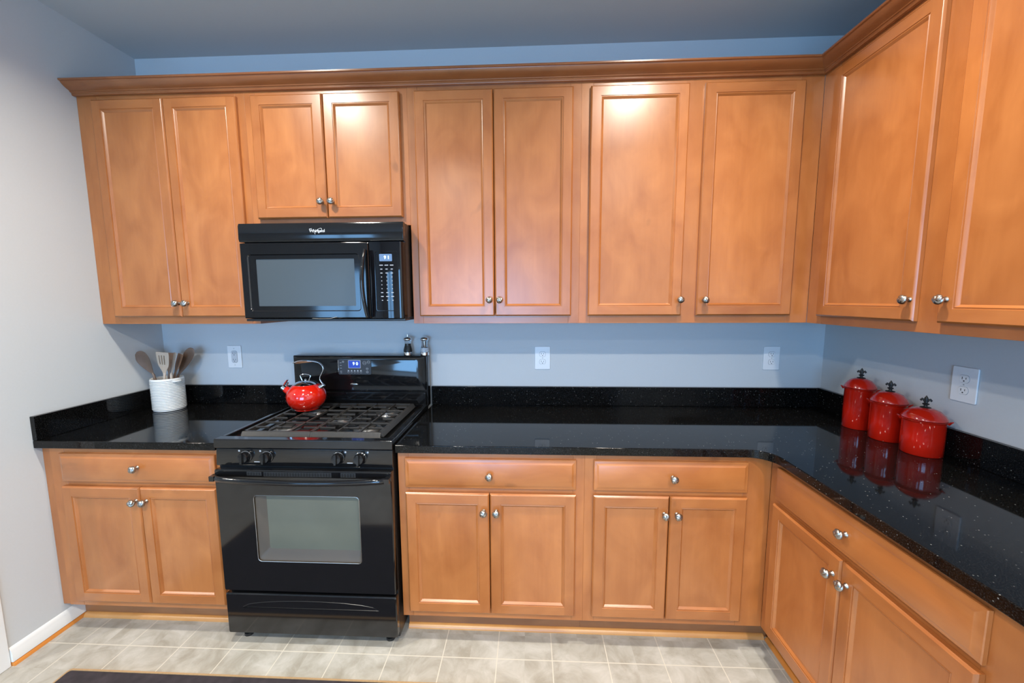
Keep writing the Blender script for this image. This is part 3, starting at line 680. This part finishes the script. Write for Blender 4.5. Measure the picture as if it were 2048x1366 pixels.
# control side, curving back at its right edge
prof = [(0.602, -0.3865), (0.602, MY+0.003), (0.606, MY)] + [(0.735 + 0.019*math.sin(k*PI/12), MY + 0.019 - 0.019*math.cos(k*PI/12)) for k in range(7)] + [(MW-0.002, -0.3865)]
b = MB(); b.prism(prof, 0.014, dz1, plane='xy'); cs = b.build('control_panel', M_BGLASS, mw, angle=40)
b = MB(); ko = rrect(0.625, 0.733, 0.046, dz1-0.040, 0.010, 4); ki = rrect(0.628, 0.730, 0.049, dz1-0.043, 0.008, 4)
ringfaces(b, ko, ko, MY, MY-0.0015); ringfaces(b, ko, ki, MY-0.0015, MY-0.0015); ringfaces(b, ki, ki, MY-0.0015, MY-0.0001)
b.build('keypad_rim', M_BLACK, cs, angle=30)
b = MB(); b.prism(rrect(0.648, 0.706, dz1-0.086, dz1-0.054, 0.003, 2), MY-0.0012, MY-0.0002); b.build('clock_display', M_LCDM, cs, smooth=False)
text('clock_digits', '9 1', 0.020, M_DIGIT, cs, (0.682, MY-0.0014, dz1-0.070), bold=0.0006)
b = MB()
for r_ in range(10):
    for cc in range(3):
        w_ = (0.016, 0.010, 0.010, 0.004, 0.004, 0.004, 0.004, 0.010, 0.012, 0.006)[r_]
        x = 0.655 + 0.024*cc; z = dz1 - 0.104 - 0.0175*r_; b.box(x-w_/2, x+w_/2, MY-0.0006, MY-0.0001, z-0.0012, z+0.0022)
b.build('key_legends', M_INK, cs, smooth=False)
b = MB(); b.box(0.004, MW-0.004, -0.412, -0.02, 0.0005, 0.0115); b.build('underside_panel', M_BLACKM, mw, bevel=0.003)

# ------------------------------------------------------------------ red kettle on the left rear burner
KX, KY, KZ = 0.9855, -0.245, 0.9353
kt = thing('kettle', (KX, KY, KZ), 0, 'shiny red enamel whistling kettle standing on the range grate', 'kettle')
RK = 0.0945
prof = [(0.0, 0.0), (0.052, 0.0), (0.058, 0.002)]
for k in range(1, 20):
    a = -62 + (62+55)*k/19.0; a = math.radians(a)
    prof.append((RK*math.cos(a)**0.92, 0.0680 + 0.0770*math.sin(a)))
prof += [(0.052, 0.1320), (0.0, 0.1325)]
b = MB(); b.lathe(prof, seg=56, cap=False); b.build('kettle_body', M_RED, kt, angle=60)
b = MB(); b.lathe([(0.056, 0.1300), (0.0575, 0.1320), (0.054, 0.1355), (0.044, 0.1420), (0.028, 0.1480), (0.010, 0.1510), (0, 0.1515)], seg=44, cap=False)
lid = b.build('lid', M_CHROME, kt, angle=60)
b = MB(); b.tube([(-0.017, 0, 0.148), (-0.023, 0, 0.162), (-0.0275, 0, 0.174), (-0.020, 0, 0.180), (0, 0, 0.1835), (0.020, 0, 0.180), (0.0275, 0, 0.174), (0.023, 0, 0.162), (0.017, 0, 0.148)], 0.0021, seg=8)
b.lathe([(0.005, 0.149), (0.006, 0.154), (0.003, 0.158), (0, 0.1585)], seg=14)
b.build('lid_handle', M_CHROME, lid, weld=False)
b = MB(); b.tube([(-0.066, 0, 0.078), (-0.092, 0, 0.093), (-0.113, 0, 0.1065)], [0.026, 0.020, 0.0165], seg=20); b.build('spout', M_RED, kt)
b = MB(); b.tube([(-0.110, 0, 0.1045), (-0.123, 0, 0.1140)], [0.0185, 0.0185], seg=20); sc_ = b.build('spout_collar', M_CHROME, kt)
b = MB(); b.tube([(-0.117, 0, 0.123), (-0.106, 0, 0.140), (-0.095, 0, 0.154)], 0.0048, seg=8, flat=[(0.004, 0.010), (0.004, 0.010), (0.003, 0.008)])
b.tube([(-0.105, 0, 0.122), (-0.098, 0, 0.130), (-0.094, 0, 0.138)], 0.0042, seg=8); b.build('whistle_lever', M_CHROME, sc_, weld=False)
ctrl = [(0.098, 0.122), (0.087, 0.136), (0.078, 0.152), (0.079, 0.170), (0.090, 0.190), (0.097, 0.208), (0.093, 0.226), (0.078, 0.241), (0.055, 0.249), (0.025, 0.252), (-0.005, 0.2525), (-0.035, 0.249), (-0.062, 0.240)]
fl = [(0.0028, 0.005)]*8 + [(0.0035, 0.006), (0.0045, 0.0075), (0.0048, 0.008), (0.0042, 0.007), (0.0015, 0.003)]
def spline(P, n):
    out = []
    for s in range(len(P)-1):
        p0, p1, p2, p3 = P[max(s-1, 0)], P[s], P[s+1], P[min(s+2, len(P)-1)]
        for q in range(n):
            t = q/n
            out.append(tuple(0.5*(2*p1[k] + (p2[k]-p0[k])*t + (2*p0[k]-5*p1[k]+4*p2[k]-p3[k])*t*t + (3*p1[k]-p0[k]-3*p2[k]+p3[k])*t**3) for k in range(len(p1))))
    out.append(tuple(P[-1])); return out
pth = spline(ctrl, 5); fls = spline(fl, 5)
b = MB(); b.tube([(x, 0, z) for x, z in pth], 0.004, seg=12, flat=fls); b.build('handle', M_CHROME, kt, angle=60)
b = MB(); b.tube([(0.040, 0, 0.2475), (0.010, 0, 0.2455), (-0.025, 0, 0.242), (-0.048, 0, 0.2385)], 0.004, seg=10, flat=[(0.002, 0.005), (0.004, 0.006), (0.005, 0.006), (0.002, 0.004)])
b.build('handle_grip', simple('copper_toned_grip', (0.42, 0.20, 0.10), 0.25, metal=0.6), kt)
b = MB(); b.tube([(0.070, 0, 0.112), (0.086, 0, 0.121), (0.097, 0, 0.127)], [0.013, 0.010, 0.007], seg=16); b.build('handle_bracket', M_CHROME, kt)

# ------------------------------------------------------------------ pepper mill and salt shaker on the backguard
def mill(name, x, label, fill, is_pepper):
    t = thing(name, (x, -0.0485, 1.1902), 0, label, 'pepper mill' if is_pepper else 'salt shaker')
    b = MB(); b.lathe([(0.0205, 0), (0.0210, 0.002), (0.0205, 0.017), (0.0195, 0.018)], seg=32); b.build('chrome_base', M_CHROME, t)
    b = MB(); b.lathe([(0.0200, 0.0182), (0.0205, 0.030), (0.0175, 0.042), (0.0140, 0.056), (0.0140, 0.066), (0.0165, 0.078), (0.0165, 0.0825)], seg=32); b.build('clear_body', M_CLEAR, t, angle=60)
    h = 0.060 if is_pepper else 0.034
    pr_ = [(0.0170, 0.0195), (0.0180, 0.0295), (0.0152, 0.041)] + ([(0.0118, 0.056), (0.0118, 0.064)] if is_pepper else [])
    b = MB(); b.lathe(pr_, seg=24); b.build('peppercorns' if is_pepper else 'salt', fill, t)
    if not is_pepper:
        b = MB(); b.lathe([(0.0050, 0.0412), (0.0060, 0.050), (0.0060, 0.078)], seg=16); b.build('inner_shaft', M_NICKEL, t)
    b = MB(); b.lathe([(0.0170, 0.0827), (0.0205, 0.086), (0.0212, 0.091), (0.0185, 0.097), (0.0110, 0.101), (0.004, 0.1025), (0.0, 0.1026)], seg=32); b.build('chrome_cap', M_CHROME, t, angle=60)
    t.scale = (1.17, 1.17, 1.0)
    if is_pepper:
        b = MB(); b.lathe([(0.0028, 0.1024), (0.0035, 0.106), (0.0022, 0.110), (0.0030, 0.116), (0.0, 0.117)], seg=14); b.build('finial', M_CHROME, t)
mill('pepper_mill', 1.4635, 'clear acrylic pepper mill with a chrome cap and dark peppercorns, on top of the range', M_PEPPER, True)
mill('salt_shaker', 1.5580, 'clear acrylic salt shaker with a chrome cap and white salt, on top of the range', M_SALT, False)

# ------------------------------------------------------------------ utensil crock
CX, CY, CZ = 0.1480, -0.1500, ZT1 + 0.0006
ck = thing('utensil_crock', (CX, CY, CZ), 0, 'white ribbed stoneware crock holding wooden utensils in the counter corner', 'crock')
prof = [(0.0, 0.0), (0.068, 0.0), (0.0715, 0.003)]
H = 0.178; nr = 19
for k in range(nr):
    z0 = 0.008 + (H-0.014)*k/nr; dz = (H-0.014)/nr
    for q, rr in ((0.0, 0.0695), (0.25, 0.0732), (0.5, 0.0744), (0.75, 0.0734)): prof.append((rr, z0 + q*dz))
prof += [(0.0722, H-0.004), (0.0710, H), (0.0675, H-0.001), (0.0660, H-0.008), (0.0650, 0.010), (0.0, 0.010)]
b = MB(); b.lathe(prof, seg=64, cap=False); b.build('crock_body', M_CROCK, ck, angle=80)
for sgn in (-1, 1):
    b = MB(); dx = Vector((math.cos(math.radians(-12)), math.sin(math.radians(-12)), 0))*sgn
    side = Vector((-dx.y, dx.x, 0))
    pts = [dx*(0.069 + 0.016*math.sin(q*PI/8)) + side*(0.018*math.cos(q*PI/8)) + Vector((0, 0, H-0.016)) for q in range(9)]
    b.tube(pts, 0.0052, seg=10); b.build('handle', M_CROCK, ck)

def T2(x, z, y):   # points measured in the plane y=-0.18, carried along the sight lines to depth y
    s = (2.168 + y)/1.988
    return Vector((2.138 + s*(x - 2.138), y, 1.4976 + s*(z - 1.4976)))
def utensil(name, label, cat, foot, neck, tip, outline, mat, thick=0.006, bowl=0.0, slots=False, face=Vector((0, -1, 0)), handle_r=0.0065):
    """a wooden utensil: round handle from foot to neck, flat or hollowed head from neck to tip.
       outline: half-widths along the head from neck (0) to tip (1): (t, half width)"""
    foot, neck, tip = Vector(foot), Vector(neck), Vector(tip)
    ax = (tip - neck); Lh = ax.length; ax.normalize()
    fn = (face - ax*face.dot(ax)).normalized(); sd_ = ax.cross(fn)
    t = thing(name, foot, 0, label, cat, 'wooden utensils in the white crock')
    b = MB(); ha = [foot, foot.lerp(neck, 0.5), neck, neck + ax*0.012]
    b.tube([p - foot for p in ha], [handle_r*0.9, handle_r, handle_r, handle_r*0.8], seg=12)
    b.build('utensil_handle', mat, t)
    b = MB(); nu = 11
    rows = []
    for tt, hw in outline:
        row_f, row_b = [], []
        for k in range(nu):
            u = -1 + 2*k/(nu-1)
            cup = bowl*(1-u*u)*math.sin(PI*min(1, max(0, tt)))
            p = neck + ax*(Lh*tt) + sd_*(hw*u) - fn*cup - foot
            e = thick/2*math.sqrt(max(0.05, 1 - (abs(u)**3)))
            row_f.append(b.vert(p + fn*e)); row_b.append(b.vert(p - fn*e))
        rows.append((row_f, row_b))
    def hole(i, k):
        if not slots: return False
        tt = (outline[i][0] + outline[i+1][0])/2
        return 0.46 < tt < 0.86 and k in (2, 5, 7) 
    for i in range(len(rows)-1):
        for k in range(nu-1):
            if slots and 0.46 < (outline[i][0]+outline[i+1][0])/2 < 0.86 and k in (2, 4, 6):
                f0, f1, g0, g1 = rows[i][0], rows[i+1][0], rows[i][1], rows[i+1][1]
                b.face((f0[k], f1[k], g1[k], g0[k])); b.face((f0[k+1], g0[k+1], g1[k+1], f1[k+1]))
                pt = (outline[i-1][0]+outline[i][0])/2; nt_ = (outline[i+1][0]+outline[i+2][0])/2
                if not 0.46 < pt < 0.86: b.face((f0[k], g0[k], g0[k+1], f0[k+1]))
                if not 0.46 < nt_ < 0.86: b.face((f1[k], f1[k+1], g1[k+1], g1[k]))
                continue
            b.face((rows[i][0][k], rows[i][0][k+1], rows[i+1][0][k+1], rows[i+1][0][k]))
            b.face((rows[i][1][k], rows[i+1][1][k], rows[i+1][1][k+1], rows[i][1][k+1]))
        for k in (0, nu-1):
            b.face((rows[i][0][k], rows[i+1][0][k], rows[i+1][1][k], rows[i][1][k]))
    for r_ in (rows[0], rows[-1]):
        for k in range(nu-1): b.face((r_[0][k], r_[1][k], r_[1][k+1], r_[0][k+1]))
    b.build('utensil_head', mat, t, angle=50)
    return t
ZF = CZ + 0.0145
oval = [(0.0, 0.10), (0.06, 0.16), (0.15, 0.30), (0.26, 0.50), (0.38, 0.70), (0.50, 0.86), (0.62, 0.97), (0.72, 1.0), (0.82, 0.95), (0.90, 0.80), (0.96, 0.56), (0.99, 0.30), (1.0, 0.12)]
def ov(w): return [(t, w*h) for t, h in oval]
spat = [(0.0, 0.22), (0.12, 0.28), (0.25, 0.50), (0.36, 0.72), (0.46, 0.84), (0.47, 0.85), (0.60, 0.92), (0.72, 0.96), (0.85, 1.0), (0.86, 1.0), (0.94, 0.99), (0.99, 0.96), (1.0, 0.90)]
def sp(w): return [(t, w*h) for t, h in spat]
utensil('wooden_spoon', 'dark wooden spoon with a broad oval bowl, leaning left in the crock', 'spoon', (CX-0.038, CY-0.002, ZF), T2(0.104, 1.098, -0.165), T2(0.026, 1.224, -0.170), ov(0.036), M_UTD, bowl=0.010, thick=0.006)
utensil('slotted_spatula', 'pale wooden spatula with three slots, front and centre in the crock', 'spatula', (CX-0.002, CY-0.040, ZF), T2(0.166, 1.098, -0.185), T2(0.164, 1.222, -0.195), sp(0.0355), M_UTL, slots=True, thick=0.005)
utensil('wooden_spatula', 'pale narrow wooden spatula seen nearly edge-on, just right of the slotted one', 'spatula', (CX+0.036, CY-0.016, ZF), T2(0.203, 1.098, -0.165), T2(0.238, 1.219, -0.150), sp(0.028), M_UTL, thick=0.006, face=Vector((-0.60, -0.80, 0)))
utensil('wooden_spatula', 'brown wooden spatula with a straight top, between the pale spatula and the tallest spoon', 'spatula', (CX+0.026, CY+0.010, ZF), T2(0.222, 1.098, -0.135), T2(0.268, 1.213, -0.115), sp(0.030), M_UTB, thick=0.006, face=Vector((-0.45, -0.9, 0)))
utensil('wooden_spoon', 'tallest dark wooden spoon, leaning right towards the back wall in the crock', 'spoon', (CX+0.012, CY+0.038, ZF), T2(0.240, 1.092, -0.110), T2(0.335, 1.245, -0.085), ov(0.030), M_UTD, bowl=0.008, thick=0.006, face=Vector((-0.05, -1.0, 0)))
utensil('wooden_turner', 'dark wooden turner mostly hidden behind the slotted spatula', 'spatula', (CX-0.022, CY+0.030, ZF), T2(0.190, 1.098, -0.120), T2(0.214, 1.219, -0.100), sp(0.026), M_UTB, thick=0.006)

# ------------------------------------------------------------------ three red canisters
def canister(x, y, r, hb, hl, label):
    t = thing('canister', (x, y, ZT1 + 0.0005), 0, label, 'canister', 'red canisters along the right wall')
    b = MB(); b.lathe([(0, 0), (r*0.93, 0), (r*0.97, 0.003), (r*0.975, hb*0.5), (r*0.97, hb-0.012), (r*1.01, hb-0.005), (r*1.06, hb-0.001), (r*1.05, hb), (r*0.9, hb), (r*0.88, 0.01), (0, 0.01)], seg=48, cap=False)
    b.build('canister_body', M_REDC, t, angle=50)
    for s_ in (-1, 1):   # small lugs at the rim
        b = MB(); d = Vector((0.71, -0.70, 0))*s_
        b.tube([d*(r*1.0) + Vector((0, 0, hb-0.010)), d*(r*1.10) + Vector((0, 0, hb-0.003)), d*(r*1.20) + Vector((0, 0, hb+0.001))], 0.006, seg=8, flat=[(0.005, 0.014), (0.004, 0.011), (0.002, 0.005)])
        b.build('rim_lug', M_REDC, t)
    b = MB(); b.lathe([(r*0.98, hb+0.0004), (r*1.04, hb+0.003), (r*1.02, hb+0.008), (r*0.90, hb+hl*0.45), (r*0.66, hb+hl*0.78), (r*0.36, hb+hl*0.95), (0, hb+hl)], seg=48, cap=True)
    lid = b.build('lid', M_REDC, t, angle=60)
    # iron finial: washer, stem, collar and a three-lobed lily
    z0 = hb + hl - 0.002
    b = MB(); b.lathe([(0.017, z0-0.002), (0.015, z0+0.003), (0.006, z0+0.005), (0.005, z0+0.009), (0.010, z0+0.013), (0.010, z0+0.016), (0.0045, z0+0.019), (0.0045, z0+0.024)], seg=18)
    a = math.radians(-45)
    def lobe(pts, rad):
        b.tube([(p[0]*math.cos(a), p[0]*math.sin(a), z0 + p[1]) for p in pts], rad, seg=8)
    lobe([(0, 0.020), (0, 0.030), (0, 0.038), (0, 0.047)], [0.0035, 0.0065, 0.0055, 0.0008])
    for s_ in (-1, 1): lobe([(s_*0.002, 0.020), (s_*0.006, 0.030), (s_*0.011, 0.033), (s_*0.014, 0.029), (s_*0.0125, 0.025)], [0.003, 0.0042, 0.0042, 0.0036, 0.002])
    b.build('finial', M_WROUGHT, lid, weld=False, angle=60)
canister(3.656, -0.350, 0.0575, 0.186, 0.046, 'tallest and slimmest red canister, nearest the back corner')
canister(3.653, -0.500, 0.0600, 0.160, 0.046, 'middle red canister of the three, between the tallest and the shortest')
canister(3.650, -0.652, 0.0630, 0.136, 0.044, 'shortest and widest red canister, below the outlet on the right wall')

# ------------------------------------------------------------------ outlets
def duplex(label, loc, rz):
    t = thing('wall_outlet', loc, rz, label, 'outlet', 'white electrical outlets')
    b = MB(); b.prism(rrect(-0.043, 0.043, -0.065, 0.065, 0.005, 3), -0.0062, 0.0); b.build('cover_plate', M_PLATE, t, bevel=0.0025)
    for s_ in (-1, 1):
        z = 0.0215*s_
        sh = [(0.0172*math.cos(q*PI/16), max(-0.0138, min(0.0138, 0.0172*math.sin(q*PI/16))) + z) for q in range(32)]
        sb = [(x*1.06, z + (y-z)*1.06) for x, y in sh]
        b = MB(); b.prism(sb, -0.0064, -0.006); sk = b.build('socket_seam', M_OUTLINE, t, smooth=False)
        b = MB(); b.prism(sh, -0.0076, -0.006); so = b.build('socket', M_PLATE, t, smooth=False)
        b = MB(); b.box(-0.0073, -0.0053, -0.0080, -0.0070, z-0.002, z+0.007); b.box(0.0053, 0.0073, -0.0080, -0.0070, z-0.001, z+0.006)
        b.prism([(0.0026*math.cos(q*PI/6), z - 0.0075 + 0.0026*math.sin(q*PI/6)) for q in range(12)], -0.0080, -0.0070)
        b.build('socket_slots', M_SLOT, so, smooth=False)
    b = MB(); b.lathe([(0.0026, 0.0060), (0.0026, 0.0068), (0, 0.0070)], seg=12, axis='-y'); b.build('screw', M_INK, t)
    return t
d0 = duplex('white duplex outlet on the back wall, above the counter about midway along', (2.213, -0.0005, 1.1685), 0)
d1 = copy_tree(d0); d1.location = (3.462, -0.0005, 1.170); d1['label'] = 'white duplex outlet on the back wall, close to the right corner'
d2 = copy_tree(d0); d2.location = (XR - 0.0005, -0.6965, 1.1775); d2.rotation_euler = (0, 0, -PI/2); d2['label'] = 'white duplex outlet on the right wall, above the shortest red canister'
t = thing('wall_outlet', (0.428, -0.0005, 1.172), 0, 'white outlet with a rectangular insert, between the crock and the kettle', 'outlet', 'white electrical outlets')
b = MB(); b.prism(rrect(-0.041, 0.041, -0.065, 0.065, 0.004, 3), -0.0062, 0.0); b.build('cover_plate', M_PLATE, t, bevel=0.0025)
b = MB(); b.prism(rrect(-0.0180, 0.0180, -0.0355, 0.0355, 0.012, 4), -0.0064, -0.006); b.build('socket_seam', M_OUTLINE, t, smooth=False)
b = MB(); b.prism(rrect(-0.0168, 0.0168, -0.0343, 0.0343, 0.011, 4), -0.0080, -0.006); so = b.build('socket', simple('pale_grey_socket', (0.55, 0.57, 0.60), 0.35), t, bevel=0.0008)
for s_ in (-1, 1):
    z = 0.0185*s_
    b = MB(); b.box(-0.0073, -0.0053, -0.0086, -0.0076, z-0.002, z+0.007); b.box(0.0053, 0.0073, -0.0086, -0.0076, z-0.001, z+0.006)
    b.prism([(0.0026*math.cos(q*PI/6), z - 0.0070 + 0.0026*math.sin(q*PI/6)) for q in range(12)], -0.0086, -0.0076); b.build('socket_slots', M_SLOT, so, smooth=False)
    b = MB(); b.lathe([(0.0026, 0.0060), (0.0026, 0.0068), (0, 0.0070)], seg=12, axis='-y'); b.build('screw', M_INK, t, loc=(0, 0, 0.048*s_))

# ------------------------------------------------------------------ rug
rg_ = thing('kitchen_rug', (1.15, -1.20, 0), 0, 'dark mottled rug with a tan edge on the tile floor in front of the range', 'rug')
b = MB(); b.prism(rrect(-0.875, 0.875, -0.375, 0.375, 0.01, 2), 0.0005, 0.008, plane='xy'); b.build('rug_pile', M_RUG, rg_, bevel=0.002)
b = MB(); A = rrect(-0.885, 0.885, -0.385, 0.385, 0.012, 2); B = rrect(-0.8755, 0.8755, -0.3755, 0.3755, 0.010, 2)
n = len(A); i = 0
for z, R_ in ((0.0005, A), (0.006, A), (0.009, B), (0.0005, B)): b.v += [(x, y, z) for x, y in R_]
for s_ in range(4):
    for k in range(n): b.face((s_*n+k, s_*n+(k+1) % n, ((s_+1) % 4)*n+(k+1) % n, ((s_+1) % 4)*n+k))
b.build('rug_border', M_RUGB, rg_)
